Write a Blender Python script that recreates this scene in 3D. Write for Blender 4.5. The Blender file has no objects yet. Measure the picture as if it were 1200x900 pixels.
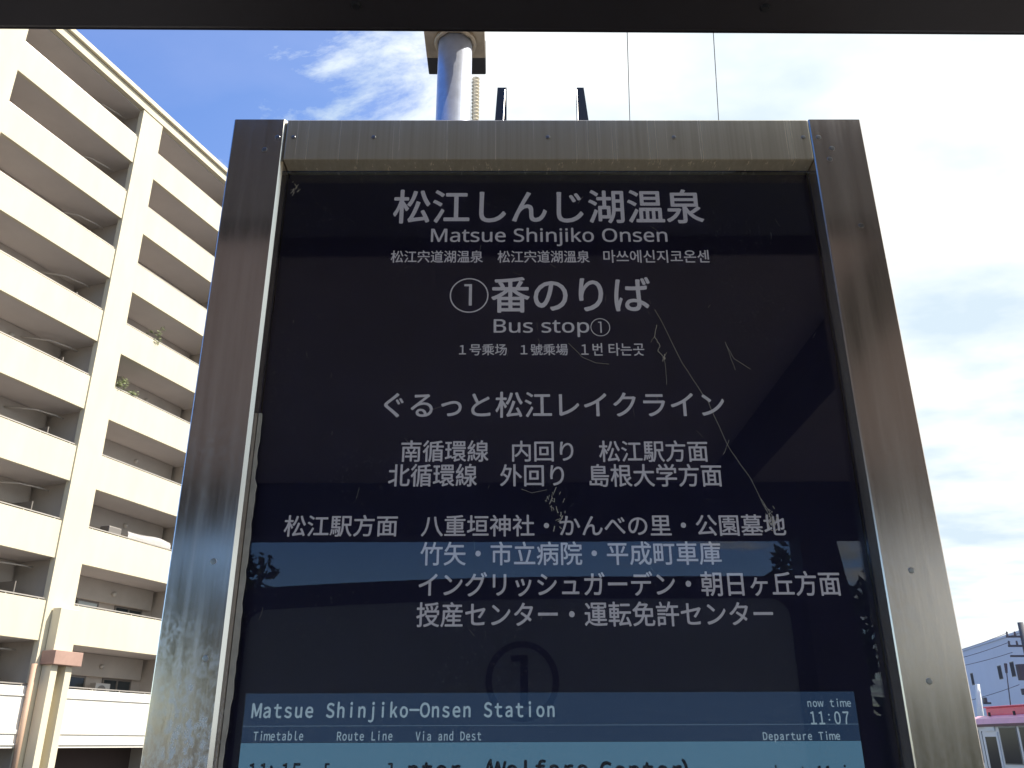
import bpy, bmesh, math, random
from mathutils import Vector, Matrix
R = math.radians
random.seed(7)
S = bpy.context.scene
COL = S.collection
EYE = 1.6                      # eye height above the paving; camera stands at x=0, y=0

# ------------------------------------------------------------------ camera
cd = bpy.data.cameras.new('camera'); cam = bpy.data.objects.new('camera', cd); COL.objects.link(cam)
cd.sensor_width = 36; cd.lens = 30.63; cd.clip_start = 0.02; cd.clip_end = 5000
pi_, ro_, ya_ = R(22.498), R(-0.218), R(0.331)
fw = Vector((math.sin(ya_)*math.cos(pi_), math.cos(ya_)*math.cos(pi_), math.sin(pi_)))
rt = Vector((math.cos(ya_), -math.sin(ya_), 0)); up = rt.cross(fw)
r2 = rt*math.cos(ro_) + up*math.sin(ro_); u2 = up*math.cos(ro_) - rt*math.sin(ro_)
M = Matrix((r2, u2, -fw)).transposed().to_4x4(); M.translation = (0, 0, EYE)
cam.matrix_world = M
S.camera = cam

# ------------------------------------------------------------------ sky, sun, exposure
SUN_AZ, SUN_EL = 88.5, 47.0     # azimuth clockwise from +Y
w = bpy.data.worlds.new('World'); S.world = w; w.use_nodes = True
nt = w.node_tree; N = nt.nodes; L = nt.links
bg = N['Background']; bg.inputs['Strength'].default_value = 0.10
sky = N.new('ShaderNodeTexSky'); sky.sky_type = 'NISHITA'; sky.sun_disc = False
sky.sun_elevation = R(SUN_EL); sky.sun_rotation = R(SUN_AZ); sky.air_density = 1.0; sky.dust_density = 0.6; sky.ozone_density = 3.0
tc = N.new('ShaderNodeTexCoord')
def wmath(op, a, b=None):
    n = N.new('ShaderNodeMath'); n.operation = op
    for i, v in enumerate((a, b)):
        if v is None: continue
        if isinstance(v, (int, float)): n.inputs[i].default_value = v
        else: L.new(v, n.inputs[i])
    return n.outputs[0]
sep = N.new('ShaderNodeSeparateXYZ'); L.new(tc.outputs['Generated'], sep.inputs[0])
zc = wmath('MAXIMUM', wmath('ADD', sep.outputs[2], 0.12), 0.05)
comb = N.new('ShaderNodeCombineXYZ')
L.new(wmath('DIVIDE', sep.outputs[0], zc), comb.inputs[0]); L.new(wmath('DIVIDE', sep.outputs[1], zc), comb.inputs[1])
mp = N.new('ShaderNodeMapping'); mp.inputs['Location'].default_value = (8.1, 3.3, 2.0); mp.inputs['Rotation'].default_value = (0, 0, R(25)); mp.inputs['Scale'].default_value = (1.0, 1.35, 1)
L.new(comb.outputs[0], mp.inputs[0])
n1 = N.new('ShaderNodeTexNoise'); n1.inputs['Scale'].default_value = 2.4; n1.inputs['Detail'].default_value = 9; n1.inputs['Roughness'].default_value = 0.65; n1.inputs['Distortion'].default_value = 0.35
L.new(mp.outputs[0], n1.inputs['Vector'])
# more cloud towards the sun's side of the sky and ahead, clear behind
bias = wmath('ADD', wmath('MULTIPLY', sep.outputs[0], 0.70), wmath('MULTIPLY', sep.outputs[1], 0.24))
cl = wmath('ADD', n1.outputs[0], bias)
mr = N.new('ShaderNodeMapRange'); mr.interpolation_type = 'SMOOTHSTEP'
mr.inputs['From Min'].default_value = 0.43; mr.inputs['From Max'].default_value = 0.60
L.new(cl, mr.inputs['Value'])
mix = N.new('ShaderNodeMix'); mix.data_type = 'RGBA'
veil = wmath('ADD', wmath('ADD', wmath('MULTIPLY', sep.outputs[1], .30), wmath('MULTIPLY', sep.outputs[0], .34)), .06)   # thin high cloud ahead
L.new(wmath('MINIMUM', wmath('MAXIMUM', mr.outputs[0], veil), 1.0), mix.inputs['Factor']); hs = N.new('ShaderNodeHueSaturation'); hs.inputs['Saturation'].default_value = 1.28; hs.inputs['Hue'].default_value = .513; hs.inputs['Value'].default_value = 1.45; L.new(sky.outputs[0], hs.inputs['Color']); L.new(hs.outputs[0], mix.inputs['A'])
n2 = N.new('ShaderNodeTexNoise'); n2.inputs['Scale'].default_value = 2.6; n2.inputs['Detail'].default_value = 6
L.new(mp.outputs[0], n2.inputs['Vector'])
cm = N.new('ShaderNodeMix'); cm.data_type = 'RGBA'
m2_ = N.new('ShaderNodeMapRange'); m2_.inputs['From Min'].default_value = .36; m2_.inputs['From Max'].default_value = .62; L.new(n2.outputs[0], m2_.inputs[0]); L.new(m2_.outputs[0], cm.inputs['Factor'])
cm.inputs['A'].default_value = (3.7, 4.4, 4.95, 1); cm.inputs['B'].default_value = (6.0, 6.2, 6.2, 1)
L.new(cm.outputs['Result'], mix.inputs['B'])
L.new(mix.outputs['Result'], bg.inputs['Color'])

sd = Vector((math.sin(R(SUN_AZ))*math.cos(R(SUN_EL)), math.cos(R(SUN_AZ))*math.cos(R(SUN_EL)), math.sin(R(SUN_EL))))
ld = bpy.data.lights.new('sun', 'SUN'); ld.energy = 4.0; ld.angle = R(0.53); ld.color = (1.0, 0.93, 0.82)
lo = bpy.data.objects.new('sun', ld); lo.rotation_euler = sd.to_track_quat('Z', 'Y').to_euler(); lo.location = (20, 0, 30); COL.objects.link(lo)
vs = S.view_settings; vs.view_transform = 'Standard'; vs.look = 'None'; vs.gamma = 1; vs.exposure = 1.0; vs.use_curve_mapping = False
S.cycles.max_bounces = 10; S.cycles.transparent_max_bounces = 12

# ------------------------------------------------------------------ helpers
def tag(o, label=None, cat=None, group=None, kind=None):
    if label: o['label'] = label
    if cat: o['category'] = cat
    if group: o['group'] = group
    if kind: o['kind'] = kind
    return o
def thing(name, label, cat, loc=(0, 0, 0), rz=0, group=None):
    o = bpy.data.objects.new(name, None); COL.objects.link(o); o.location = loc; o.rotation_euler = (0, 0, rz)
    o.empty_display_size = 0.1
    return tag(o, label, cat, group)
def obj(name, bm, m, parent=None, smooth=False):
    bmesh.ops.recalc_face_normals(bm, faces=bm.faces)
    me = bpy.data.meshes.new(name); bm.to_mesh(me); bm.free()
    if smooth:
        for p in me.polygons: p.use_smooth = True
    for mm in (m if isinstance(m, (list, tuple)) else [m]): me.materials.append(mm)
    o = bpy.data.objects.new(name, me); COL.objects.link(o); o.parent = parent
    return o
def box(bm, x0, x1, y0, y1, z0, z1, bev=0):
    vs_ = [bm.verts.new((x, y, z)) for z in (z0, z1) for y in (y0, y1) for x in (x0, x1)]
    fs = []
    for q in ((0,1,3,2),(4,6,7,5),(0,4,5,1),(2,3,7,6),(0,2,6,4),(1,5,7,3)):
        fs.append(bm.faces.new([vs_[i] for i in q]))
    if bev:
        es = list({e for f in fs for e in f.edges})
        bmesh.ops.bevel(bm, geom=es, offset=bev, segments=2, affect='EDGES', profile=0.6)
    return vs_
def B(*a, bev=0):
    bm = bmesh.new(); box(bm, *a, bev=bev); return bm
def tube(bm, pts, r, n=8, caps=True):
    pts = [Vector(p) for p in pts]; rings = []
    for i, p in enumerate(pts):
        d = (pts[min(i+1, len(pts)-1)] - pts[max(i-1, 0)]).normalized()
        a = d.orthogonal().normalized() if abs(d.z) > .9 else d.cross(Vector((0, 0, 1))).normalized()
        b = d.cross(a); rr = r[i] if isinstance(r, (list, tuple)) else r
        rings.append([bm.verts.new(p + a*rr*math.cos(2*math.pi*k/n) + b*rr*math.sin(2*math.pi*k/n)) for k in range(n)])
    for A, Bq in zip(rings, rings[1:]):
        for k in range(n): bm.faces.new((A[k], A[(k+1) % n], Bq[(k+1) % n], Bq[k]))
    if caps: bm.faces.new(rings[0][::-1]); bm.faces.new(rings[-1])
def T(pts, r, n=8):
    bm = bmesh.new(); tube(bm, pts, r, n); return bm
def prism(bm, poly, axis, a, b):
    """extrude a 2-D polygon along axis 'x','y' or 'z' from a to b"""
    f = {'x': lambda p, t: (t, p[0], p[1]), 'y': lambda p, t: (p[0], t, p[1]), 'z': lambda p, t: (p[0], p[1], t)}[axis]
    A = [bm.verts.new(f(p, a)) for p in poly]; C = [bm.verts.new(f(p, b)) for p in poly]
    bm.faces.new(A); bm.faces.new(C[::-1])
    n = len(poly)
    for i in range(n): bm.faces.new((A[i], C[i], C[(i+1) % n], A[(i+1) % n]))
def P(poly, axis, a, b):
    bm = bmesh.new(); prism(bm, poly, axis, a, b); return bm

# ------------------------------------------------------------------ materials
def mat(name, col, rough=0.6, metal=0.0, var=0.0, vscale=6.0, bump=0.0, bscale=80.0, stretch=(1, 1, 1), spec=0.5, emit=None, estr=1.0):
    m = bpy.data.materials.new(name); m.use_nodes = True
    t = m.node_tree; p = t.nodes['Principled BSDF']
    p.inputs['Base Color'].default_value = (*col, 1); p.inputs['Roughness'].default_value = rough; p.inputs['Metallic'].default_value = metal
    p.inputs['Specular IOR Level'].default_value = spec
    if emit:
        p.inputs['Emission Color'].default_value = (*emit, 1); p.inputs['Emission Strength'].default_value = estr
    if var or bump:
        c = t.nodes.new('ShaderNodeTexCoord'); mpn = t.nodes.new('ShaderNodeMapping'); mpn.inputs['Scale'].default_value = stretch
        t.links.new(c.outputs['Object'], mpn.inputs[0])
    if var:
        n = t.nodes.new('ShaderNodeTexNoise'); n.inputs['Scale'].default_value = vscale; n.inputs['Detail'].default_value = 8; n.inputs['Roughness'].default_value = .65
        t.links.new(mpn.outputs[0], n.inputs['Vector'])
        mrn = t.nodes.new('ShaderNodeMapRange'); mrn.inputs['From Min'].default_value = .3; mrn.inputs['From Max'].default_value = .7
        t.links.new(n.outputs[0], mrn.inputs[0])
        mx = t.nodes.new('ShaderNodeMix'); mx.data_type = 'RGBA'; t.links.new(mrn.outputs[0], mx.inputs['Factor'])
        mx.inputs['A'].default_value = (*[c_*(1-var) for c_ in col], 1); mx.inputs['B'].default_value = (*[min(1, c_*(1+var)) for c_ in col], 1)
        t.links.new(mx.outputs['Result'], p.inputs['Base Color'])
    if bump:
        n = t.nodes.new('ShaderNodeTexNoise'); n.inputs['Scale'].default_value = bscale; n.inputs['Detail'].default_value = 5
        t.links.new(mpn.outputs[0], n.inputs['Vector'])
        b = t.nodes.new('ShaderNodeBump'); b.inputs['Strength'].default_value = bump; b.inputs['Distance'].default_value = .01
        t.links.new(n.outputs[0], b.inputs['Height']); t.links.new(b.outputs[0], p.inputs['Normal'])
    return m

def steel(name, streak, stain_lo, stain_hi, rough=.33, metal=.75, tint=(1, 1, 1), mottle=1.0):
    """weathered brushed stainless: streaks along one axis, dull blotches of water staining"""
    m = bpy.data.materials.new(name); m.use_nodes = True; t = m.node_tree; p = t.nodes['Principled BSDF']
    nn = t.nodes.new; lk = t.links.new
    c = nn('ShaderNodeTexCoord')
    def noise(scale, stretch, det=6, ro=.6):
        q = nn('ShaderNodeMapping'); q.inputs['Scale'].default_value = stretch; lk(c.outputs['Object'], q.inputs[0])
        n = nn('ShaderNodeTexNoise'); n.inputs['Scale'].default_value = scale; n.inputs['Detail'].default_value = det; n.inputs['Roughness'].default_value = ro
        lk(q.outputs[0], n.inputs['Vector']); return n.outputs[0]
    def rng(v, a, b, lo, hi):
        n = nn('ShaderNodeMapRange'); n.inputs['From Min'].default_value = a; n.inputs['From Max'].default_value = b
        n.inputs['To Min'].default_value = lo; n.inputs['To Max'].default_value = hi; lk(v, n.inputs[0]); return n.outputs[0]
    st = noise(9, streak, 4, .7)              # brushing streaks
    bl = noise(7, (1, 1, .8), 6, .6)       # blotches
    sp = noise(190, (1, 1, .6), 3, .6)        # fine mottling
    lg = noise(2.3, (1, 1, 1), 3, .5)
    f1 = rng(bl, stain_lo, stain_hi, 0, 1); f2 = rng(sp, .40, .62, 0, 1)
    mul0 = nn('ShaderNodeMath'); mul0.operation = 'MULTIPLY'; lk(f1, mul0.inputs[0]); lk(f2, mul0.inputs[1])
    sx = nn('ShaderNodeSeparateXYZ'); lk(c.outputs['Object'], sx.inputs[0])
    mul = nn('ShaderNodeMath'); mul.operation = 'MULTIPLY'; lk(mul0.outputs[0], mul.inputs[0]); lk(rng(sx.outputs[2], 1.78, 2.0, mottle, .12*mottle), mul.inputs[1])
    cr = nn('ShaderNodeMix'); cr.data_type = 'RGBA'; lk(rng(st, .3, .7, 0, 1), cr.inputs['Factor'])
    cr.inputs['A'].default_value = (.60*tint[0], .53*tint[1], .46*tint[2], 1); cr.inputs['B'].default_value = (.76*tint[0], .69*tint[1], .61*tint[2], 1)
    c2 = nn('ShaderNodeMix'); c2.data_type = 'RGBA'; lk(mul.outputs[0], c2.inputs['Factor']); lk(cr.outputs['Result'], c2.inputs['A'])
    c2.inputs['B'].default_value = (.88, .88, .90, 1)
    c3 = nn('ShaderNodeMix'); c3.data_type = 'RGBA'; lk(rng(lg, .35, .7, 0, .30), c3.inputs['Factor']); lk(c2.outputs['Result'], c3.inputs['A'])
    c3.inputs['B'].default_value = (.50, .43, .35, 1)
    lk(c3.outputs['Result'], p.inputs['Base Color'])
    p.inputs['Metallic'].default_value = metal
    ad = nn('ShaderNodeMath'); ad.operation = 'ADD'; lk(rng(st, .3, .7, rough-.04, rough+.04), ad.inputs[0]); lk(rng(mul.outputs[0], 0, 1, 0, .16), ad.inputs[1])
    lk(ad.outputs[0], p.inputs['Roughness'])
    b = nn('ShaderNodeBump'); b.inputs['Strength'].default_value = .03; b.inputs['Distance'].default_value = .002; lk(st, b.inputs['Height']); lk(b.outputs[0], p.inputs['Normal'])
    return m

M_STILE = steel('stainless stile', (9, 9, .35), .38, .60, .15, .84, (1.12, 1.10, 1.12))
M_STILE_R = steel('stainless stile smooth', (7, 7, .25), .38, .60, .20, .80, (1.12, 1.06, 1.0), .18)
M_RAIL = steel('stainless rail', (16, 5, .12), .6, .85, .25, .42, (1.30, 1.24, 1.00))
M_EDGE = mat('bent steel edge', (.74, .72, .66), .16, 1)
M_GALV = mat('galvanised pole', (.64, .68, .78), .36, .8, .12, 40, .05, 120)
M_PLATE = mat('plate steel', (.44, .37, .28), .5, .7, .2, 30)
M_BLACK = mat('black paint', (.018, .018, .02), .45)
M_SCREW = mat('screw', (.45, .44, .42), .3, 1)
M_DARKSTEEL = mat('dark bronze paint', (.034, .028, .031), .55, 0, .12, 5, .03, 60)
M_CEIL = mat('shelter soffit', (.66, .58, .60), .6, 0, .10, 3)
M_PANELGL = mat('frosted shelter panel', (.52, .60, .68), .35, 0, .1, 2)
M_NUM = mat('dark vinyl', (.03, .03, .045), .5)
M_SHEET = mat('printed navy sheet', (.018, .014, .062), .5, 0, .12, 20, spec=.3)
M_LETTER = mat('white print with added glow', (.60, .59, .62), .6, spec=.2, emit=(.066, .064, .072))  # faint glow added to lift letters that the shaded front leaves too dim
M_SEAL = mat('old sealant', (.62, .62, .57), .55, 0, .2, 30)
M_BEZEL = mat('display bezel', (.018, .017, .02), .4)
M_HOUS = mat('sign housing', (.25, .25, .24), .45, .6, .1, 8)
M_HEAD = mat('screen header', (.004, .006, .012), .35, emit=(.0058, .0140, .032), estr=1.0)
M_LINE = mat('screen rule', (.01, .015, .02), .35, emit=(.03, .05, .075), estr=1.0)
M_TABLE = mat('screen table', (.004, .008, .012), .35, emit=(.031, .073, .112), estr=1.0)
M_LCDL = mat('screen light text', (.01, .01, .01), .35, emit=(.10, .14, .17), estr=1.0)
M_LCDD = mat('screen dark text', (.008, .012, .03), .4)
M_WEB = mat('cobweb silk', (.60, .56, .49), .7)
M_CONDUIT = mat('beige conduit', (.62, .56, .42), .5)

def glass_mat():
    m = bpy.data.materials.new('dusty glass'); m.use_nodes = True; t = m.node_tree; t.nodes.clear(); nn = t.nodes.new; lk = t.links.new
    out = nn('ShaderNodeOutputMaterial'); tr = nn('ShaderNodeBsdfTransparent'); tr.inputs[0].default_value = (.95, .96, .97, 1)
    gl = nn('ShaderNodeBsdfGlossy'); gl.inputs['Roughness'].default_value = 0.0; gl.inputs[0].default_value = (1, 1, 1, 1)
    fr = nn('ShaderNodeFresnel'); fr.inputs['IOR'].default_value = 1.38
    m1 = nn('ShaderNodeMixShader'); lk(fr.outputs[0], m1.inputs[0]); lk(tr.outputs[0], m1.inputs[1]); lk(gl.outputs[0], m1.inputs[2])
    df = nn('ShaderNodeBsdfDiffuse'); df.inputs[0].default_value = (.5, .48, .46, 1)
    c = nn('ShaderNodeTexCoord')
    v = nn('ShaderNodeTexVoronoi'); v.inputs['Scale'].default_value = 150; lk(c.outputs['Object'], v.inputs['Vector'])
    v2 = nn('ShaderNodeTexNoise'); v2.inputs['Scale'].default_value = 9; v2.inputs['Detail'].default_value = 6; lk(c.outputs['Object'], v2.inputs['Vector'])
    a = nn('ShaderNodeMapRange'); a.inputs['From Min'].default_value = .12; a.inputs['From Max'].default_value = .24; a.inputs['To Min'].default_value = .16; a.inputs['To Max'].default_value = 0; lk(v.outputs['Distance'], a.inputs[0])
    b = nn('ShaderNodeMapRange'); b.inputs['From Min'].default_value = .42; b.inputs['From Max'].default_value = .75; b.inputs['To Min'].default_value = .1; b.inputs['To Max'].default_value = 1; lk(v2.outputs[0], b.inputs[0])
    mu = nn('ShaderNodeMath'); mu.operation = 'MULTIPLY_ADD'; lk(a.outputs[0], mu.inputs[0]); lk(b.outputs[0], mu.inputs[1]); mu.inputs[2].default_value = .004
    m2 = nn('ShaderNodeMixShader'); lk(mu.outputs[0], m2.inputs[0]); lk(m1.outputs[0], m2.inputs[1]); lk(df.outputs[0], m2.inputs[2]); lk(m2.outputs[0], out.inputs[0])
    return m
M_GLASS = glass_mat()

# ------------------------------------------------------------------ ground
M_ASPH = mat('asphalt', (.060, .060, .062), .9, 0, .25, 3, .3, 200)
M_PAVE = mat('paving', (.115, .105, .095), .85, 0, .15, 5, .2, 120)
M_KERB = mat('kerb concrete', (.38, .37, .35), .8, 0, .12, 8)
M_PAINT = mat('road paint', (.75, .75, .72), .7)
bm = bmesh.new(); n_ = 20
for i in range(n_+1): pass
vsq = [bm.verts.new(v) for v in ((-1500, -1500, -.12), (1500, -1500, -.12), (1500, 1500, -.12), (-1500, 1500, -.12))]; bm.faces.new(vsq)
tag(obj('ground', bm, M_ASPH), kind='structure')
tag(obj('pavement', B(-16, 16, -1.7, 2.2, -.118, 0), M_PAVE), kind='structure')
tag(obj('kerb', B(-16, 16, 2.203, 2.36, -.117, .004, bev=.012), M_KERB), kind='structure')
bm = bmesh.new(); box(bm, -14, 30, 6.0, 6.15, -.118, -.112)
tag(obj('road_marking', bm, M_PAINT), kind='structure')

# ------------------------------------------------------------------ text
def wide(s):
    return ''.join(chr(ord(c)+0xFEE0) if '!' <= c <= '~' else '\u3000' for c in s)
def sans(s):
    r = ''
    for c in s:
        if 'A' <= c <= 'Z': r += chr(0x1D5A0+ord(c)-65)
        elif 'a' <= c <= 'z': r += chr(0x1D5BA+ord(c)-97)
        elif '0' <= c <= '9': r += chr(0x1D7E2+ord(c)-48)
        else: r += c
    return r
def text_mesh(body, offset=0.0, spacing=1.0, res=4):
    c = bpy.data.curves.new('text', 'FONT'); c.body = body; c.size = 1; c.offset = offset; c.resolution_u = res; c.space_character = spacing; c.fill_mode = 'FRONT'
    o = bpy.data.objects.new('text', c); COL.objects.link(o)
    bpy.context.view_layer.update()
    me = bpy.data.meshes.new_from_object(o.evaluated_get(bpy.context.evaluated_depsgraph_get()))
    bpy.data.objects.remove(o); bpy.data.curves.remove(c)
    return me
def lettering(body, rect, y, m, parent, weight=0.0, spacing=1.0, name='lettering'):
    """flat printed text fitted to its ink box; weight thickens the strokes (fraction of the height)"""
    me = text_mesh(body, 0, spacing)
    xs = [v.co.x for v in me.vertices]; ys = [v.co.y for v in me.vertices]
    x0, x1, z0, z1 = rect; a, b, c, d = min(xs), max(xs), min(ys), max(ys)
    w_ = weight*(z1-z0); x0 += w_; x1 -= w_; z0 += w_; z1 -= w_
    base = [(x0+(x1-x0)*(v.co.x-a)/(b-a), z0+(z1-z0)*(v.co.y-c)/(d-c)) for v in me.vertices]
    fcs = [tuple(p.vertices) for p in me.polygons]
    bpy.data.meshes.remove(me)
    sh_ = [(0, 0)] if not weight else [(w_*math.cos(t), w_*math.sin(t)) for t in (0.4, 1.97, 3.54, 5.11)]
    V, F = [], []
    for k, (dx, dz) in enumerate(sh_):
        o_ = len(V); V += [(x+dx, y-.00004*k, z+dz) for x, z in base]; F += [tuple(i+o_ for i in f) for f in fcs]
    me = bpy.data.meshes.new(name); me.from_pydata(V, [], F); me.materials.append(m)
    o = bpy.data.objects.new(name, me); COL.objects.link(o); o.parent = parent
    return o
def digit_one(rect, y, m, parent, stem, name='lettering'):
    x0, x1, z0, z1 = rect; h = z1-z0
    poly = [(x1-stem, z0), (x1, z0), (x1, z1), (x0, z1), (x0, z1-stem*.8), (x1-stem, z1-stem*.8)]
    bm = bmesh.new(); bm.faces.new([bm.verts.new((x, y, z)) for x, z in poly])
    return obj(name, bm, m, parent)
def ring_mesh(cx, cz, rx, rz, th, y, n=64):
    bm = bmesh.new(); A = []; C = []
    for k in range(n):
        t = 2*math.pi*k/n
        A.append(bm.verts.new((cx+rx*math.cos(t), y, cz+rz*math.sin(t)))); C.append(bm.verts.new((cx+(rx-th)*math.cos(t), y, cz+(rz-th)*math.sin(t))))
    for k in range(n): bm.faces.new((A[k], A[(k+1) % n], C[(k+1) % n], C[k]))
    return bm

# ------------------------------------------------------------------ the sign (front face in the plane y = 1.04)
YF = 1.04; YG = 1.067; YL = 1.072; YB = 1.0765
XL, XR, IL, IR = -.402, .523, -.3243, .446
ZT, ZI = EYE+.854, EYE+.7828
ZBOT, ZIB = .32, .42
sign = thing('bus_stop_sign', 'tall stainless framed bus stop sign with dark glass, white writing and a lit timetable screen', 'sign', (0, 0, 0))
def stile(x0, x1, inner):
    c = .0042; e = .0054; o = .0015; y1 = 1.20
    if inner > 0: poly = [(x0+o, YF), (x1-c, YF), (x1, YF+e), (x1, y1), (x0, y1), (x0, YF+o)]
    else: poly = [(x0+o, YF), (x1-o, YF), (x1, YF+o), (x1, y1), (x0, y1), (x0, YF+o)]
    return P(poly, 'z', ZBOT, ZT)
sl = obj('frame_stile', stile(XL, IL, 1), [M_STILE, M_EDGE], sign)
sr = obj('frame_stile', stile(IR, XR, -1), [M_STILE_R, M_EDGE], sign)
for q in (sl, sr):
    for f_ in q.data.polygons:
        if f_.normal.x > .5 and f_.normal.y < -.4 and f_.area > .008: f_.material_index = 1
rl = obj('frame_rail', B(IL+.0008, IR-.0008, YF+.0006, 1.20, ZI, ZT-.0004, bev=.0015), M_RAIL, sign)
obj('frame_rail', B(IL+.0008, IR-.0008, YF+.0006, 1.20, ZBOT, ZIB, bev=.0015), M_RAIL, sign)
obj('housing', B(XL+.012, XR-.012, 1.2005, 1.225, ZBOT, ZT-.01, bev=.003), M_HOUS, sign)
obj('backing_panel', B(IL+.001, IR-.001, YB, 1.198, ZIB+.001, ZI-.001), M_SHEET, sign)
obj('glass_pane', B(IL+.0006, IR-.0006, YG, YG+.003, ZIB+.0005, ZI-.0005), M_GLASS, sign)
obj('plinth', B(XL+.05, XR-.05, 1.06, 1.19, 0, ZBOT, bev=.004), M_HOUS, sign)
# screws
def screw(parent, x, z, r=.0036):
    bm = bmesh.new(); n = 14
    prof = [(r*1.05, 0), (r*.95, .0004), (r*.6, .0005)]
    rings = [[bm.verts.new((x+q*math.cos(2*math.pi*k/n), YF-h, z+q*math.sin(2*math.pi*k/n))) for k in range(n)] for q, h in prof]
    for A, C in zip(rings, rings[1:]):
        for k in range(n): bm.faces.new((A[k], A[(k+1) % n], C[(k+1) % n], C[k]))
    bm.faces.new(rings[-1])
    obj('screw', bm, M_SCREW, parent)
zz = ZT-.032
for x in (IL+.012, -.195, .06, .245, IR-.011): screw(rl, x, zz, .003)
for (x, z) in ((IL-.011, zz), (-.352, 2.40), (-.35, 1.803), (-.345, 1.692)): screw(sl, x, z, .0036)
for (x, z) in ((IR+.011, zz), (.474, 2.402), (.468, 2.383), (.496, 2.27), (.48, 1.79), (.478, 1.665)): screw(sr, x, z, .0036)
# ragged old sealant along the left jamb
bm = bmesh.new(); rnd = random.Random(3); pa = []; pb = []
nz = 120
for i in range(nz+1):
    z = EYE+.40-(EYE+.40-.45)*i/nz*.75
    h = (i/nz)
    wdt = .0022 + .0020*rnd.random() + (.0032 if .08 < h < .33 else .0012)
    pa.append((IL+.0007, z)); pb.append((IL+.0007+wdt, z))
poly = pa + pb[::-1]
prism(bm, poly, 'y', YG-.0035, YG-.0004)
obj('sealant_bead', bm, M_SEAL, sign)
# printed lines (ink boxes in metres on the print plane)
RC = {'t1':(-0.1653,0.2855,0.6943,0.7530),'t2':(-0.1090,0.2296,0.6565,0.6871),'t3a':(-0.1648,-0.0343,0.6295,0.6497),'t3b':(-0.0137,0.1170,0.6293,0.6495),'t3c':(0.1364,0.2867,0.6292,0.6501),
'c4':(-0.0799,-0.0260,0.5504,0.6047),'d4':(-0.0598,-0.0491,0.5616,0.5952),'t4':(-0.0224,0.1997,0.5502,0.6066),'t5':(-0.0186,0.1122,0.5131,0.5404),'c5':(0.1140,0.1409,0.5143,0.5416),'d5':(0.1245,0.1292,0.5195,0.5364),
'6a':(-0.0653,-0.0006,0.4858,0.5030),'6b':(0.0179,0.0821,0.4857,0.5029),'6c':(0.1000,0.1856,0.4849,0.5040),'t7':(-0.1626,0.2866,0.3961,0.4329),
'8a':(-0.1372,-0.0244,0.3357,0.3651),'8b':(0.0059,0.0852,0.3360,0.3643),'8c':(0.1182,0.2589,0.3351,0.3645),'9a':(-0.1521,-0.0389,0.3029,0.3334),'9b':(-0.0095,0.0722,0.3032,0.3326),'9c':(0.1044,0.2740,0.3023,0.3328),
'10a':(-0.2784,-0.1371,0.2393,0.2668),'10b':(-0.1078,0.3473,0.2390,0.2665),'11':(-0.1076,0.2634,0.2031,0.2327),'12':(-0.1083,0.4055,0.1654,0.1957),'13':(-0.1095,0.3190,0.1299,0.1594),
'L1':(-0.2948,0.0539,0.0243,0.0468),'L2':(-0.2900,-0.2332,0.0053,0.0157),'L3':(-0.1948,-0.1316,0.0049,0.0153),'L4':(-0.1053,-0.0304,0.0046,0.0150),'L5':(0.3467,0.3972,0.0391,0.0484),'L6':(0.3480,0.3928,0.0203,0.0345),'L7':(0.2911,0.3794,0.0014,0.0131),
'R1':(-0.2916,-0.2332,-0.0371,-0.0179),'R2':(-0.2063,-0.1297,-0.0392,-0.0182),'R3':(-0.1126,0.0612,-0.0354,-0.0143),'R4':(-0.0291,0.1938,-0.0384,-0.0147),'R5':(0.2918,0.3928,-0.0367,-0.0218)}
def rc(k): a, b, c, d = RC[k]; return (a, b, c+EYE, d+EYE)
W1, W2, W3 = .015, .012, .010
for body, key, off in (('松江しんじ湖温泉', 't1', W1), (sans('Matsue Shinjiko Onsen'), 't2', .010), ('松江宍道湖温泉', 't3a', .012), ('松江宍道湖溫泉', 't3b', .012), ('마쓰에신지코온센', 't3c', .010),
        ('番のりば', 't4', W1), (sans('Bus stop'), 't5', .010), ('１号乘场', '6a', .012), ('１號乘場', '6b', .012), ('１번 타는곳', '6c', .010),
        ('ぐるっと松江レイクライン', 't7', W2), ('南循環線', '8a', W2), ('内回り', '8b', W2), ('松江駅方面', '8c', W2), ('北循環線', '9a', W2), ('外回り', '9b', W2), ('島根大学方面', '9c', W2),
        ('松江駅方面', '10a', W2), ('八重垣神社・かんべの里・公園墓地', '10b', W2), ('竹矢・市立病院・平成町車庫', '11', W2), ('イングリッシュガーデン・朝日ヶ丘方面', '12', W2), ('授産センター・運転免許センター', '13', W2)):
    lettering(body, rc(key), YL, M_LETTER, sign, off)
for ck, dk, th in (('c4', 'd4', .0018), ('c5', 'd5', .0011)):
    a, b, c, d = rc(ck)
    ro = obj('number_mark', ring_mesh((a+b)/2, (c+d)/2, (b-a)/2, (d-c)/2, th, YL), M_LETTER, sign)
    digit_one(rc(dk), YL, M_LETTER, ro, .0042 if ck == 'c4' else .0019)
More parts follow.
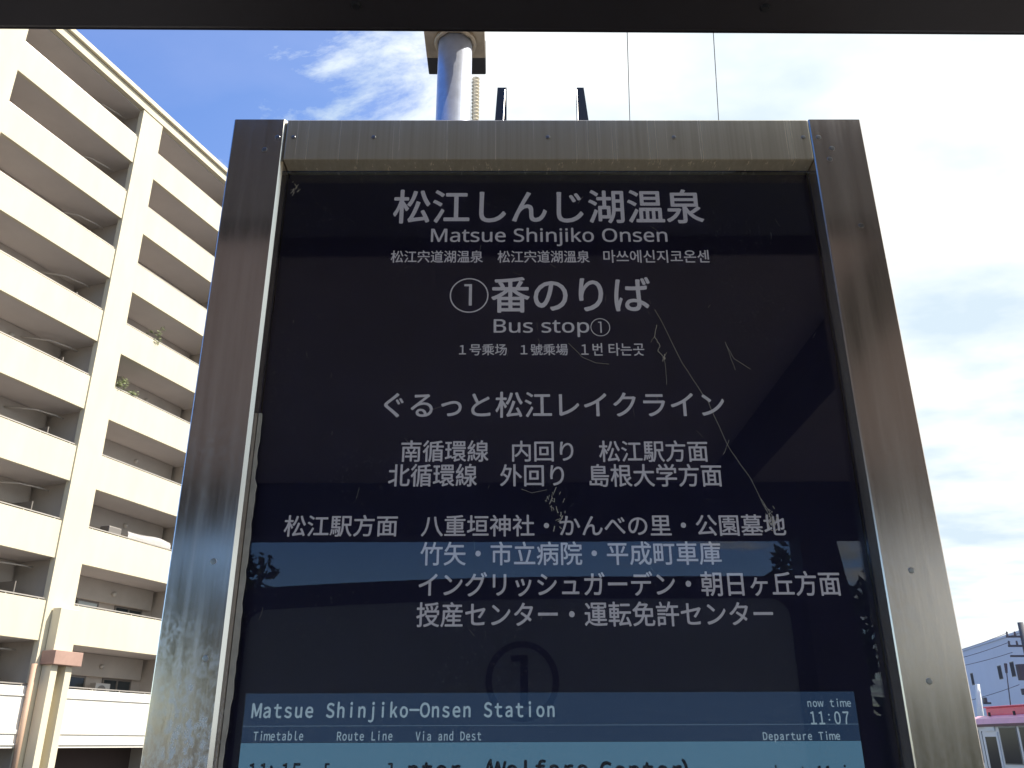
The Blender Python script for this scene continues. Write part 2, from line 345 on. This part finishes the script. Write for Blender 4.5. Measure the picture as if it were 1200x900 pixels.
# timetable screen behind the glass
scr = obj('display_screen', B(-.3045, .4035, YL+.0012, YB-.0004, ZIB+.02, EYE+.0565), M_BEZEL, sign)
obj('header_bar', B(-.3035, .4028, YL+.0006, YL+.0011, EYE+.0032, EYE+.0560), M_HEAD, scr)
obj('timetable_area', B(-.3035, .4028, YL+.0006, YL+.0011, ZIB+.03, EYE+.0028), M_TABLE, scr)
obj('rule_line', B(-.3035, .4028, YL+.0002, YL+.0005, EYE+.0203, EYE+.0211), M_LINE, scr)
for body, key, m_, off in (('Matsue Shinjiko-Onsen Station', 'L1', M_LCDL, .022), ('Timetable', 'L2', M_LCDL, .02), ('Route Line', 'L3', M_LCDL, .02), ('Via and Dest', 'L4', M_LCDL, .02),
        ('now time', 'L5', M_LCDL, .02), ('Departure Time', 'L7', M_LCDL, .02),
        ('11:15', 'R1', M_LCDD, .03), ('[oo  o]', 'R2', M_LCDD, .03), ('nter (Welfare', 'R3', M_LCDD, .045), ('Center)', 'R4', M_LCDD, .045), ('about 11min', 'R5', M_LCDD, .025)):
    r_ = rc(key)
    if key == 'R3': r_ = (-.1126, .0900, r_[2], r_[3])
    if key == 'R4': r_ = (.1030, .2030, r_[2], r_[3])
    lettering(wide(body), r_, YL-.0002, m_, scr, off, .60)
for txt, xa, xb in (('11', .3480, .3645), ('07', .3757, .3928)):
    a_, b_, c_, d_ = rc('L6'); lettering(wide(txt), (xa, xb, c_, d_), YL-.0002, M_LCDL, scr, .02, .60)
bm = bmesh.new()
for zq in (.30, .68):
    z_ = c_+(d_-c_)*zq; bm.faces.new([bm.verts.new((x, YL-.0002, z)) for x, z in ((.3690, z_), (.3706, z_), (.3706, z_+.0017), (.3690, z_+.0017))])
obj('colon_dots', bm, M_LCDL, scr)
# black tapered brackets standing on top of the sign
for (p0, p1, q0, q1, edge) in ((-.0153, -.0005, -.0234, -.0005, 1), (.1145, .1256, .1137, .1365, -1)):
    bm = bmesh.new(); zb, zt2 = ZT-.002, EYE+.9925
    bot = [(q0, 1.125), (q1, 1.125), (q1, 1.165), (q0, 1.165)]; top = [(p0, 1.13), (p1, 1.13), (p1, 1.15), (p0, 1.15)]
    A = [bm.verts.new((x, y, zb)) for x, y in bot]; C = [bm.verts.new((x, y, zt2)) for x, y in top]
    bm.faces.new(A[::-1]); bm.faces.new(C)
    for i in range(4): bm.faces.new((A[i], A[(i+1) % 4], C[(i+1) % 4], C[i]))
    br = obj('top_bracket', bm, M_BLACK, sign)
    bm = bmesh.new()
    if edge == 1: tube(bm, [(q1-.009, 1.1235, zb), (p1-.0028, 1.1285, zt2-.006)], .0010, 6)
    else: tube(bm, [(q0-.0006, 1.1235, zb), (p0-.0006, 1.1285, zt2-.006)], .0007, 6)
    obj('bright_edge', bm, M_SCREW, br)

# cobwebs on the glass
def web(label, paths, clumps=()):
    bm = bmesh.new(); rnd = random.Random(len(label))
    for pts, r in paths:
        fine = []
        for (x0, z0), (x1, z1) in zip(pts, pts[1:]):
            n = 5
            for k in range(n): fine.append((x0+(x1-x0)*k/n+rnd.uniform(-.0006, .0006), YG-.0012+rnd.uniform(-.0004, .0004), EYE+z0+(z1-z0)*k/n))
        fine.append((pts[-1][0], YG-.0012, EYE+pts[-1][1]))
        tube(bm, fine, r, 5)
    for x, z, sx, sz, n in clumps:
        for _ in range(n):
            a = (x+rnd.gauss(0, sx), YG-.0015-rnd.random()*.002, EYE+z+rnd.gauss(0, sz)); b = (a[0]+rnd.uniform(-.004, .004), a[1], a[2]+rnd.uniform(-.008, .008))
            tube(bm, [a, b], rnd.uniform(.0002, .0007), 5)
    return tag(obj('cobweb', bm, M_WEB), label, 'cobweb', 'cobwebs on the glass')
web('long slanting cobweb strand ending in a pale clump low on the glass', [([(.2032,.5519),(.2344,.4712),(.2637,.416),(.2826,.357),(.3084,.3114),(.329,.2564)], .00026), ([(.2864,.3628),(.2768,.3432)], .0003), ([(.318,.285),(.331,.262),(.322,.255)], .0003)], [(.327, .262, .004, .008, 26)])
web('small zigzag cobweb thread hanging under the second line of big white characters', [([(.204,.5284),(.1994,.5116),(.206,.497),(.203,.489),(.212,.4774)], .00045), ([(.2,.512),(.194,.502)], .00025), ([(.211,.478),(.211,.44)], .0002)], [(.211, .478, .0015, .002, 6)])
web('forked cobweb wisp near the right side of the glass, above the middle', [([(.2945,.5026),(.304,.478),(.3248,.4623)], .00025), ([(.2955,.5),(.3042,.4611)], .00022)])
web('thin curved cobweb hair lying under the small Korean writing', [([(.083,.501),(.1,.481),(.118,.472),(.136,.470)], .00022)])
web('dusty cobweb tuft just above the lower list of stops at the centre of the glass', [([(.018,.298),(.03,.293),(.05,.297)], .0002)], [(.055, .283, .005, .004, 16), (.066, .265, .004, .006, 14)])
web('little white cobweb tufts in the top left corner of the glass', [([(-.315,.742),(-.306,.752)], .0004)], [(-.308, .748, .004, .005, 12)])
# small scuffs
rs = random.Random(12); sc_paths = []
for _ in range(34):
    x = rs.uniform(-.31, .43); z = rs.uniform(.10, .74); l = rs.uniform(.004, .016); a = rs.gauss(math.pi/2, .5)
    sc_paths.append(([(x, z), (x+l*.5*math.cos(a)+rs.uniform(-.001, .001), z+l*.5*math.sin(a)), (x+l*math.cos(a), z+l*math.sin(a))], rs.choice((.00006, .00008, .00011))))
for pts, r in sc_paths: obj('scratch', T([(p[0], YG-.0002, EYE+p[1]) for p in pts], r, 4), M_WEB, sign)

# ------------------------------------------------------------------ pole with its plate behind the sign
pole = thing('steel_pole', 'round galvanised steel pole under a square plate, behind the top of the sign', 'pole', (-.1105, 1.45, 0))
obj('shaft', T([(0, 0, 0), (0, 0, EYE+1.395)], .0362, 40), M_GALV, pole, True)
obj('top_plate', B(-.0655, .0635, -.115, .047, EYE+1.396, EYE+1.408, bev=.002), M_PLATE, pole)
obj('beam_end', B(-.0655, .0635, .0475, .099, EYE+1.3965, EYE+1.45, bev=.003), M_BLACK, pole)
bm = bmesh.new()
tube(bm, [(.040*math.cos(t), .040*math.sin(t), EYE+1.3915+.0015*math.sin(9*t)) for t in [2*math.pi*k/40 for k in range(41)]], .0055, 8)
obj('weld_bead', bm, M_PLATE, pole, True)
bm = bmesh.new(); pts = []; rr = []
for k in range(210): pts.append((0, 0, 1.95+.95*k/209)); rr.append(.0084 if k % 2 else .0056)
tube(bm, pts, rr, 12)
c_ = tag(obj('flexible_conduit', bm, M_CONDUIT, None, False), 'beige corrugated conduit running up beside the round steel pole', 'conduit'); c_.location = (-.0655, 1.455, 0)

# ------------------------------------------------------------------ bus shelter overhead and behind the camera
sh = thing('bus_shelter', 'dark steel bus shelter whose front roof beam crosses the top of the view', 'shelter', (0, 0, 0))
def rot(bm, a):
    bmesh.ops.rotate(bm, verts=bm.verts, cent=(0, .83, 0), matrix=Matrix.Rotation(a, 3, 'Z')); return bm
obj('front_beam', rot(B(-2.6, 2.6, .765, .831, EYE+.817, EYE+1.06, bev=.006), R(.4)), M_DARKSTEEL, sh)
fb = sh.children[0]
obj('drip_lip', rot(B(-2.6, 2.6, .8312, .8328, EYE+.8185, EYE+.835), R(.4)), M_DARKSTEEL, fb)
for bx in (-.62, -.18, .31, .74):
    bm = bmesh.new(); tube(bm, [(bx, .79+bx*.007, EYE+.8168), (bx, .79+bx*.007, EYE+.8135)], [.0065, .0045], 10); obj('bolt', bm, M_BLACK, fb)
obj('roof', B(-2.6, 2.6, -1.35, .763, EYE+.90, EYE+.95), M_CEIL, sh)
obj('rear_beam', B(-2.6, 2.6, -1.10, -.985, EYE+.700, EYE+.899, bev=.006), M_DARKSTEEL, sh)
for xx in (.78, -1.75):
    bm = bmesh.new(); box(bm, xx-.055, xx+.055, -.984, .763, EYE+.835, EYE+.899)
    obj('roof_arm', bm, M_DARKSTEEL, sh)
def post(x0, x1):
    poly = [(x0, 0), (x1, 0), (x1, EYE+.25), (x1-.015, EYE+.45), (x1-.045, EYE+.70), (x0, EYE+.70)]
    return P(poly, 'y', -1.09, -.97)
obj('post', post(1.05, 1.225), M_DARKSTEEL, sh); obj('post', post(-2.1, -1.92), M_DARKSTEEL, sh)
# back panel with a rounded rail, frosted glass and a circled one
def loop(dx, top, bot, rad):
    x0, x1 = -1.0+dx, 1.085-dx
    def arch(x): return top - (.045*((x-.3)/1.3)**2 if x < .3 else 0)
    pts = [(x0, bot), (x1, bot)]
    for k in range(9):
        t = math.pi/2*k/8; pts.append((x1-rad+rad*math.cos(t), top-rad+rad*math.sin(t)))
    for k in range(1, 20): 
        x = x1-rad+(x0+rad-x1+rad)*k/20; pts.append((x, arch(x)))
    for k in range(9):
        t = math.pi/2+math.pi/2*k/8; x = x0+rad+rad*math.cos(t); pts.append((x, arch(x0+rad)-rad+rad*math.sin(t)))
    return pts
o_ = loop(0, EYE+.560, .25, .10); i_ = loop(.075, EYE+.484, .32, .07)
bm = bmesh.new()
Vf = [[bm.verts.new((x, y, z)) for x, z in q] for q in (o_, i_) for y in (-1.03, -1.075)]
n = len(o_)
for k in range(n):
    j = (k+1) % n
    bm.faces.new((Vf[0][k], Vf[0][j], Vf[2][j], Vf[2][k])); bm.faces.new((Vf[1][k], Vf[3][k], Vf[3][j], Vf[1][j]))
    bm.faces.new((Vf[0][k], Vf[1][k], Vf[1][j], Vf[0][j])); bm.faces.new((Vf[2][k], Vf[2][j], Vf[3][j], Vf[3][k]))
bp = obj('panel_frame', bm, M_DARKSTEEL, sh)
gp = obj('panel_glass', P(loop(.0735, EYE+.4855, .3185, .07), 'y', -1.06, -1.05), M_PANELGL, sh)
cx, cz = .05, EYE+.205
mk = obj('number_ring', ring_mesh(cx, cz, .128, .133, .022, -1.048), M_NUM, gp)
digit_one((cx-.04, cx+.02, cz-.085, cz+.085), -1.047, M_NUM, gp, .027, 'number_digit')

# ------------------------------------------------------------------ apartment building on the left
TH = R(20.2)
M_CREAM = mat('cream rendered concrete', (.64, .58, .435), .85, 0, .07, .9, .05, 30, (1, 1, .3))
M_WHITE = mat('white rendered band', (.80, .77, .70), .85, 0, .04, .6)
M_WALL = mat('grey beige wall', (.50, .45, .40), .85, 0, .08, .8)
M_SOFF = mat('soffit paint', (.60, .555, .53), .85, 0, .05, .7)
M_FRAME = mat('aluminium window frame', (.22, .20, .18), .45, .4)
M_PANE = mat('window glass', (.035, .045, .05), .08, 0, spec=.6)
M_CURT = mat('curtained glass', (.45, .50, .50), .25, 0)
M_RAILA = mat('aluminium handrail', (.55, .50, .44), .4, .7)
M_PINK = mat('brown tile band', (.36, .23, .185), .75, 0, .12, 2)
M_PIPE = mat('brown downpipe', (.50, .34, .24), .6)
M_PORTSHADE = mat('car port shade', (.09, .065, .06), .9)
M_VENT = mat('vent cap', (.55, .52, .48), .4, .4)
ab = thing('apartment_building', 'tall cream apartment block with nine rows of deep balconies behind the sign', 'building', (-16.607, 34.080, 0), math.pi/2-TH)
Z8 = EYE+3.57
PER = 7.6
bays = [-2, -1, 0, 1]
DEP = 1.95
ZR = Z8+24
# core, slabs
obj('wall', B(-16.6, 15.2, DEP+.25, 13, 0, ZR), M_WALL, ab)
obj('recess_shade', B(-16.5, 15.1, DEP+.18, DEP+.245, 0, 1.6), M_PORTSHADE, ab)  # dark sheet stands in for the shade of the deep car port
rf = obj('roof', B(-17.0, 15.7, -.10, 13.2, ZR+.003, ZR+.42), M_CREAM, ab)
obj('roof_soffit', B(-16.3, 15.0, .16, DEP+.24, ZR-.05, ZR+.001), M_SOFF, ab)
obj('roof_parapet', B(-17.1, 15.8, -.24, 13.3, ZR+.44, ZR+.68, bev=.02), M_CREAM, rf)
for k in range(1, 10):
    zb = Z8+3*(8-k)
    obj('balcony_slab', B(-16.3, 15.0, .151, DEP+.249, zb+.012, zb+.24), M_SOFF, ab)
for b in bays + [2]:
    s1 = b*PER
    obj('pillar', B(s1-1.27, s1-.003, -.06, .20, 0, ZR), M_CREAM, ab)
    obj('party_wall', B(s1-1.0, s1-.5, .201, DEP+.24, 0, ZR-.001), M_WALL, ab)
rw = random.Random(5)
for b in bays:
    s0 = b*PER; s1 = s0+6.33
    det = b in (-1, 0)
    for k in range(1, 10):
        zb = Z8+3*(8-k); top = zb+1.42
        if k < 9:
            pb = obj('balcony_parapet', B(s0, s1-.003, 0, .15, zb, top, bev=.012), M_CREAM, ab)
        else:
            pb = obj('balcony_parapet', B(s0, s1-.003, 0, .15, EYE-.05, top, bev=.012), M_WHITE, ab)
            for za, zc_ in ((EYE+.05, EYE+.10), (EYE+.42, EYE+.55), (EYE+1.66, EYE+1.72)):
                obj('moulding', B(s0+.004, s1-.008, -.05, -.0003, za, zc_), M_WHITE, pb)
        bm = bmesh.new(); box(bm, s0+.06, s1-.06, .05, .10, top+.055, top+.095)
        for q in range(5): sx = s0+.3+q*(s1-s0-.6)/4; box(bm, sx-.02, sx+.02, .06, .09, top+.002, top+.054)
        obj('handrail', bm, M_RAILA, pb)
        if k == 9 and not det: continue
        # deep beam above the windows and side walls
        obj('wall_beam', B(s0+.001, s1-.004, DEP, DEP+.248, zb+2.12, zb+2.998) if k > 1 else B(s0+.001, s1-.004, DEP, DEP+.248, zb+2.12, ZR-.002), M_WALL, ab)
        if k > 1 or True:
            zt3 = min(zb+2.118, ZR)
            obj('wall_return', B(s0+4.6-.9, s0+4.6-.15, DEP+.02, DEP+.247, zb+.242, zt3), M_WALL, ab) if b < 0 else None
        for (a, c) in ((1.1, 3.4), (4.35, 6.0)):
            if not det and k not in (3, 6): pass
            wf_bm = bmesh.new(); x0, x1 = s0+a, s0+c; y0 = DEP+.18
            box(wf_bm, x0, x1, y0, DEP+.249, zb+2.04, zb+2.117); box(wf_bm, x0, x0+.06, y0, DEP+.249, zb+.30, zb+2.038); box(wf_bm, x1-.06, x1, y0, DEP+.249, zb+.30, zb+2.038)
            box(wf_bm, (x0+x1)/2-.04, (x0+x1)/2+.04, y0, DEP+.249, zb+.30, zb+2.038)
            wf = obj('window', wf_bm, M_FRAME, ab)
            for (xa, xb) in ((x0+.061, (x0+x1)/2-.041), ((x0+x1)/2+.041, x1-.061)):
                obj('pane', B(xa, xb, y0+.03, y0+.05, zb+.30, zb+2.036), M_CURT if rw.random() < .3 else M_PANE, wf)
        # round vent cap, soffit light, partition screen near the pillar
        bm = bmesh.new(); bmesh.ops.create_uvsphere(bm, u_segments=12, v_segments=8, radius=.11, matrix=Matrix.Translation((s0+3.9, DEP-.06, zb+2.52)))
        obj('vent_cap', bm, M_VENT, ab, True)
        if det and rw.random() < .5:
            ax = s0+rw.choice((.25, 3.45)); au = obj('air_conditioner', B(ax, ax+.8, DEP-.34, DEP-.02, zb+1.22, zb+1.85, bev=.02), M_VENT, ab)
            obj('fan_grille', T([(ax+.33, DEP-.345, zb+1.53), (ax+.33, DEP-.365, zb+1.53)], .24, 16), M_FRAME, au)
        if b < 0:
            obj('partition_screen', B(s1-.85, s1-.80, .75, DEP-.01, zb+.3, zb+2.05), M_FRAME, ab)
            bm = bmesh.new(); tube(bm, [(s1-2.0, DEP-.01, zb+2.65), (s1-1.2, 1.2, zb+2.70), (s1-.4, 1.0, zb+2.70), (s1-.02, 1.0, zb+2.70)], .035, 8)
            obj('duct', bm, M_VENT, ab, True)
# pier with tile band in front of the near pillar, downpipe
obj('pier', B(-1.0, -.12, -.50, -.101, EYE+3.23, EYE+4.75, bev=.02), M_CREAM, ab)
obj('pier_band', B(-1.12, .18, -.75, -.102, EYE+2.74, EYE+3.228, bev=.02), M_PINK, ab)
obj('pier_shaft', B(-1.0, -.70, -.55, -.103, 0, EYE+2.738, bev=.02), M_CREAM, ab)
obj('pier_shaft', B(-.33, -.03, -.55, -.103, 0, EYE+2.738, bev=.02), M_CREAM, ab)
obj('downpipe', T([(-1.36, -.12, 0), (-1.36, -.12, EYE+2.75)], .10, 12), M_PIPE, ab, True)

def leafball(name, cx, cy, cz, rx, rz, n, m, parent=None, size=.12, seed=1):
    bm = bmesh.new(); rd = random.Random(seed)
    cl = [(rd.gauss(0, .5), rd.gauss(0, .5), rd.gauss(0, .5), rd.uniform(.25, .5)) for _ in range(14)]
    for _ in range(n):
        c = rd.choice(cl); v = Vector((rd.gauss(0, 1), rd.gauss(0, 1), rd.gauss(0, 1))).normalized()*c[3]*rd.random()**.4
        p = Vector((cx+(c[0]+v.x)*rx, cy+(c[1]+v.y)*rx, cz+(c[2]+v.z)*rz))
        a = Vector((rd.gauss(0, 1), rd.gauss(0, 1), rd.gauss(0, 1))).normalized(); b = a.orthogonal().normalized(); s = size*rd.uniform(.6, 1.3)
        bm.faces.new([bm.verts.new(p+a*s), bm.verts.new(p+b*s*.45), bm.verts.new(p-a*s), bm.verts.new(p-b*s*.45)])
    return obj(name, bm, m, parent)
M_LEAF = mat('leaf green', (.07, .10, .035), .6, 0, .35, 4)
M_LEAFP = mat('balcony leaf', (.16, .19, .08), .6, 0, .3, 4)
M_BARK = mat('bark', (.10, .075, .055), .9, 0, .2, 8)
M_CLAY = mat('clay planter', (.35, .2, .14), .8)
def on_block(s, d, z):
    return Vector((-16.607+s*math.sin(TH)-d*math.cos(TH), 34.08+s*math.cos(TH)+d*math.sin(TH), z))
# plants and bedding on the balconies
for (s, k, lab, wd) in ((.9, 5, 'bushy green balcony plants at the pillar end of the middle right-hand balcony', 1.0), (2.0, 4, 'smaller balcony plants one floor above the bushy ones', .55)):
    p = on_block(s, .45, Z8+3*(8-k)+.24); pl = thing('balcony_plant', lab, 'plant', p, math.pi/2-TH, 'plants on the balconies')
    obj('planter', B(-wd*.7, wd*.7, -.16, .16, 0, .9, bev=.02), M_CLAY, pl)
    leafball('foliage', 0, 0, 1.35, wd*.75, .42, int(900*wd), M_LEAFP, pl, .07, k)
M_CLOTH = mat('white bedding', (.78, .76, .74), .9, 0, .05, 3)
p = on_block(3.4, .10, Z8+3+1.52); bd = thing('hung_bedding', 'white bedding hung over the balcony rail two floors above the ground-floor parapet', 'bedding', p, math.pi/2-TH)
bm = bmesh.new(); gx, gz = 24, 12; G = []
for i in range(gx+1):
    col_ = []
    for j in range(gz+1):
        x = -1.1+2.6*i/gx; f = j/gz
        if f < .5: y = .02-.05*math.sin(f*2*math.pi/2)+.02*math.sin(x*5); z = -.42+f*2*(.72+.05*math.sin(x*2.3))
        else: y = .02+.06*(f-.5)*2+.02*math.sin(x*5+1); z = .30+.05*math.sin(x*2.3)-(f-.5)*2*.75
        col_.append(bm.verts.new((x, y+.03, z)))
    G.append(col_)
for i in range(gx):
    for j in range(gz): bm.faces.new((G[i][j], G[i+1][j], G[i+1][j+1], G[i][j+1]))
bmesh.ops.solidify(bm, geom=bm.faces[:], thickness=.03)
obj('white_futon', bm, M_CLOTH, bd, True)
bm = bmesh.new(); box(bm, -2.2, -1.5, .0, .5, -.05, .28, bev=.05); obj('dark_cushion', bm, M_FRAME, bd)

# ------------------------------------------------------------------ right background: grey building, bus, utility pole, lamps, wires
M_PALE = mat('pale grey cladding', (.66, .67, .73), .7, 0, .04, .4)
a10 = R(10)
gb = thing('grey_building', 'pale blue grey building with narrow windows beyond the bus', 'building', (31.815, 60, 0), math.pi/2-a10)
obj('wall', B(-28, 16, -14, 0, 0, EYE+6.10), M_PALE, gb)   # local y<0 lies to the right, away from the camera
obj('roof_edge', B(-28.1, 16.1, -14.1, .06, EYE+6.102, EYE+6.24), M_PALE, gb)
M_WIN2 = mat('dark narrow window', (.07, .065, .07), .7, spec=.1)
for s, z0, z1, wd in ((4.2, 3.78, 4.5, .50), (-1.5, 3.80, 4.56, .62), (-3.8, 3.8, 4.6, .62), (-7.5, 3.8, 4.6, .62), (-9.8, 3.8, 4.6, .62)):
    f = obj('window', B(s-wd/2-.04, s+wd/2+.04, .001, .012, EYE+z0-.04, EYE+z1+.04), M_FRAME, gb)
    obj('pane', B(s-wd/2, s+wd/2, .0125, .016, EYE+z0, EYE+z1), M_WIN2, f)

M_BUSW = mat('cream bus paint', (.72, .70, .66), .35, 0, .04, 2)
M_RED = mat('red bus roof', (.85, .15, .18), .35, 0, .06, 2)
M_PINKR = mat('faded red roof edge', (.86, .44, .52), .45, 0, .08, 2)
M_MAROON = mat('dark red trim', (.12, .03, .04), .4)
M_BGLASS = mat('bus window glass', (.035, .032, .034), .12, 0, spec=.25)
M_TYRE = mat('tyre rubber', (.02, .02, .02), .8)
bus = thing('parked_bus', 'cream retro bus with a red raised roof at the right edge', 'bus', (19.05, 38.3, -.12), R(-85))
# local x runs along the side towards the right, local y away from the viewer
LEN, WID = 7.5, 2.2
ze = 2.52
bm = bmesh.new(); prism(bm, [(0, .35), (WID, .35), (WID, 2.35), (WID-.12, ze), (.12, ze), (0, 2.35)], 'x', 0, LEN)
body = obj('body', bm, M_BUSW, bus)
bm = bmesh.new(); prism(bm, [(-.06, ze-.10), (WID+.06, ze-.10), (WID+.02, ze+.10), (WID-.35, ze+.22), (.35, ze+.22), (-.02, ze+.10)], 'x', -.06, LEN+.06)
obj('roof', bm, M_PINKR, bus)
obj('roof_trim', B(-.07, LEN+.07, -.075, -.003, ze-.20, ze-.103), M_MAROON, bus)
cs = obj('clerestory', B(.42, LEN-.3, .45, WID-.45, ze+.221, ze+.52, bev=.03), M_RED, bus)
obj('clerestory_cap', B(.36, LEN-.2, .38, WID-.38, ze+.521, ze+.57, bev=.02), M_RED, bus)
for x0, x1, z0, z1 in ((.08, .36, 1.0, 2.2), (1.75, 2.85, .95, 2.3), (3.0, 4.1, .95, 2.3), (4.25, 5.35, .95, 2.3), (5.5, 6.6, .95, 2.3)):
    f = obj('window', B(x0, x1, -.02, -.002, z0, z1), M_FRAME, bus)
    obj('pane', B(x0+.04, x1-.04, -.026, -.0205, z0+.04, z1-.04), M_BGLASS, f)
d = obj('door', B(.62, 1.62, -.03, -.002, .42, 2.12, bev=.004), M_BUSW, bus)
obj('door_seal', B(.56, .60, -.02, -.002, .42, 2.16), M_TYRE, d)
obj('door_glass', B(.78, 1.50, -.036, -.0305, .75, 1.95), M_BGLASS, d)
obj('destination_box', B(.85, 1.5, -.05, -.002, 2.16, 2.32), M_BUSW, bus)
for wx in (1.2+.55+.9, 6.0):
    for wy in (.14, WID-.14):
        wh = bmesh.new(); tube(wh, [(wx, wy-.12, .44), (wx, wy+.12, .44)], .44, 24); wo = obj('wheel', wh, M_TYRE, bus)
        rm = bmesh.new(); tube(rm, [(wx, wy-.13, .44), (wx, wy+.13, .44)], .22, 16); obj('rim', rm, M_SCREW, wo)
for x in (1.0, 2.6, 4.2): obj('roof_lamp', T([(x, .2, ze+.19), (x, .2, ze+.34)], .05, 8), M_BLACK, bus)

M_CONC = mat('concrete pole', (.11, .11, .115), .8)
M_DK = mat('dark fittings', (.07, .07, .08), .6)
up_ = thing('utility_pole', 'dark utility pole with crossarms and a transformer at the right edge', 'utility pole', (22.93, 40, -.12))
obj('shaft', T([(0, 0, 0), (0, 0, EYE+5.1)], [.17, .12], 14), M_CONC, up_, True)
for z in (4.45, 4.05, 3.62): obj('crossarm', B(-.75, .75, -.05, .05, EYE+z, EYE+z+.08), M_DK, up_)
for x in (-.7, -.35, .4, .7):
    for z in (4.45, 4.05): obj('insulator', T([(x, 0, EYE+z+.081), (x, 0, EYE+z+.26)], [.05, .035], 8), M_CONC, up_)
bm = bmesh.new(); tube(bm, [(-.42, -.1, EYE+2.65), (-.42, -.1, EYE+3.3)], .24, 14); obj('transformer', bm, M_DK, up_)
bm = bmesh.new(); tube(bm, [(-.4, 0, EYE+2.05), (-.4, 0, EYE+2.3)], .2, 10); obj('cable_box', bm, M_DK, up_)
M_WIRE = mat('grey cable', (.13, .13, .14), .6)
def cable(name, label, a, b, sag, r, cat='cable', group='power cables'):
    a, b = Vector(a), Vector(b); pts = []
    for k in range(33):
        t = k/32; p = a.lerp(b, t); p.z -= sag*4*t*(1-t); pts.append(p)
    return tag(obj(name, T(pts, r, 6), M_WIRE), label, cat, group)
for (za, zb_, y, lab) in ((4.55, 3.55, 40, 'uppermost of the cables crossing in front of the pale grey building'), (4.15, 3.3, 40, 'second cable from the top in front of the pale grey building'), (3.7, 3.15, 40, 'third cable from the top in front of the pale grey building'), (2.35, 1.45, 40, 'lowest cable just above the red bus roof')):
    cable('power_cable', lab, (22.3, y, EYE+za), (17.6, y+3, EYE+zb_-.15), .22, .013)
def over(x0, x1, y0=7.561, y1=8.98):
    s = (x1-x0)/(y1-y0); return lambda y: (x0+s*(y-y0), y, 9.0)
o1 = over(1.3578, 1.57); o2 = over(2.3308, 2.7058)
cable('overhead_wire', 'left of the two thin wires crossing the white sky above the sign', o1(-25), o1(80), 0, .0048, 'wire', 'overhead wires')
cable('overhead_wire', 'right of the two thin wires crossing the white sky above the sign', o2(-25), o2(80), 0, .0048, 'wire', 'overhead wires')
lp = thing('lamp_post', 'slim grey lamp post with a small dark head, in front of the pale building', 'lamp post', (21.42, 40, -.12))
obj('shaft', T([(0, 0, 0), (.43, 0, EYE+3.0)], [.035, .022], 8), M_CONC, lp); obj('lamp_head', T([(.42, 0, EYE+2.95), (.46, 0, EYE+3.35)], [.05, .07], 8), M_DK, lp)
M_PWH = mat('white post paint', (.72, .75, .70), .6)
wp = thing('white_post', 'white post with a small black lamp beside the right frame of the sign', 'post', (20.26, 40.2, -.12))
obj('shaft', T([(0, 0, 0), (.2, 0, EYE+1.4), (.3, 0, EYE+2.5)], [.14, .13, .09], 12), M_PWH, wp, True)
bm = bmesh.new(); box(bm, .42, .72, -.06, .06, EYE+1.68, EYE+1.76); box(bm, .44, .56, -.08, .08, EYE+1.761, EYE+1.95); obj('lamp', bm, M_DK, wp)

# ------------------------------------------------------------------ trees behind the shelter (seen mirrored in the glass; hedge and outer trees added to darken reflections)
def tree(label, x, y, h, r, seed, n=3000, mid=.68, rz=.30, size=.13):
    t = thing('garden_tree', label, 'tree', (x, y, -.12), 0, 'trees behind the shelter')
    bm = bmesh.new(); rd = random.Random(seed)
    tube(bm, [(0, 0, 0), (.05, .03, h*.35), (.0, .08, h*.62)], [.14, .10, .06], 8)
    for k in range(6):
        a = rd.uniform(0, 6.28); z = h*rd.uniform(.35, .6); tube(bm, [(0, .05, z), (r*.6*math.cos(a), r*.6*math.sin(a), z+h*.22)], [.05, .015], 6)
    obj('trunk', bm, M_BARK, t)
    leafball('crown', 0, 0, h*mid, r, h*rz, n, M_LEAF, t, size, seed)
tree('leafy tree mirrored at the left edge of the glass', -5.55, -12.5, 5.4, 1.2, 1)
tree('leafy tree mirrored at the right end of the blue sky band in the glass', 5.15, -12.5, 5.2, 1.0, 2)
tree('low tree mirrored beside the right frame, below the small patch of sky', 8.2, -14.5, 3.3, 1.8, 3, 9000, .55, .36, .22)
hd = thing('added_hedge', 'low hedge added to hide bright ground mirrored at the right edge of the glass', 'hedge', (6.2, -5.2, -.12))  # hedge added to keep sunlit ground out of the glass reflection
obj('core', B(-4.2, 6, -.38, .38, 0, 1.25, bev=.08), M_LEAF, hd)
leafball("foliage", .9, 0, .72, 5.2, .75, 5000, M_LEAF, hd, .09, 9)
tree('low tree added to darken the reflection in the right steel upright, middle of the row', 12.2, -14.0, 3.4, 2.2, 4, 9000, .55, .36, .24)  # this tree and the next are added to darken what the right upright reflects
tree('low tree added to darken the reflection in the right steel upright, outermost of the row', 16.5, -13.0, 3.6, 2.3, 5, 9000, .55, .36, .24)
for o in list(bpy.data.objects):
    if o.type == 'MESH' and o.users == 0: bpy.data.objects.remove(o)
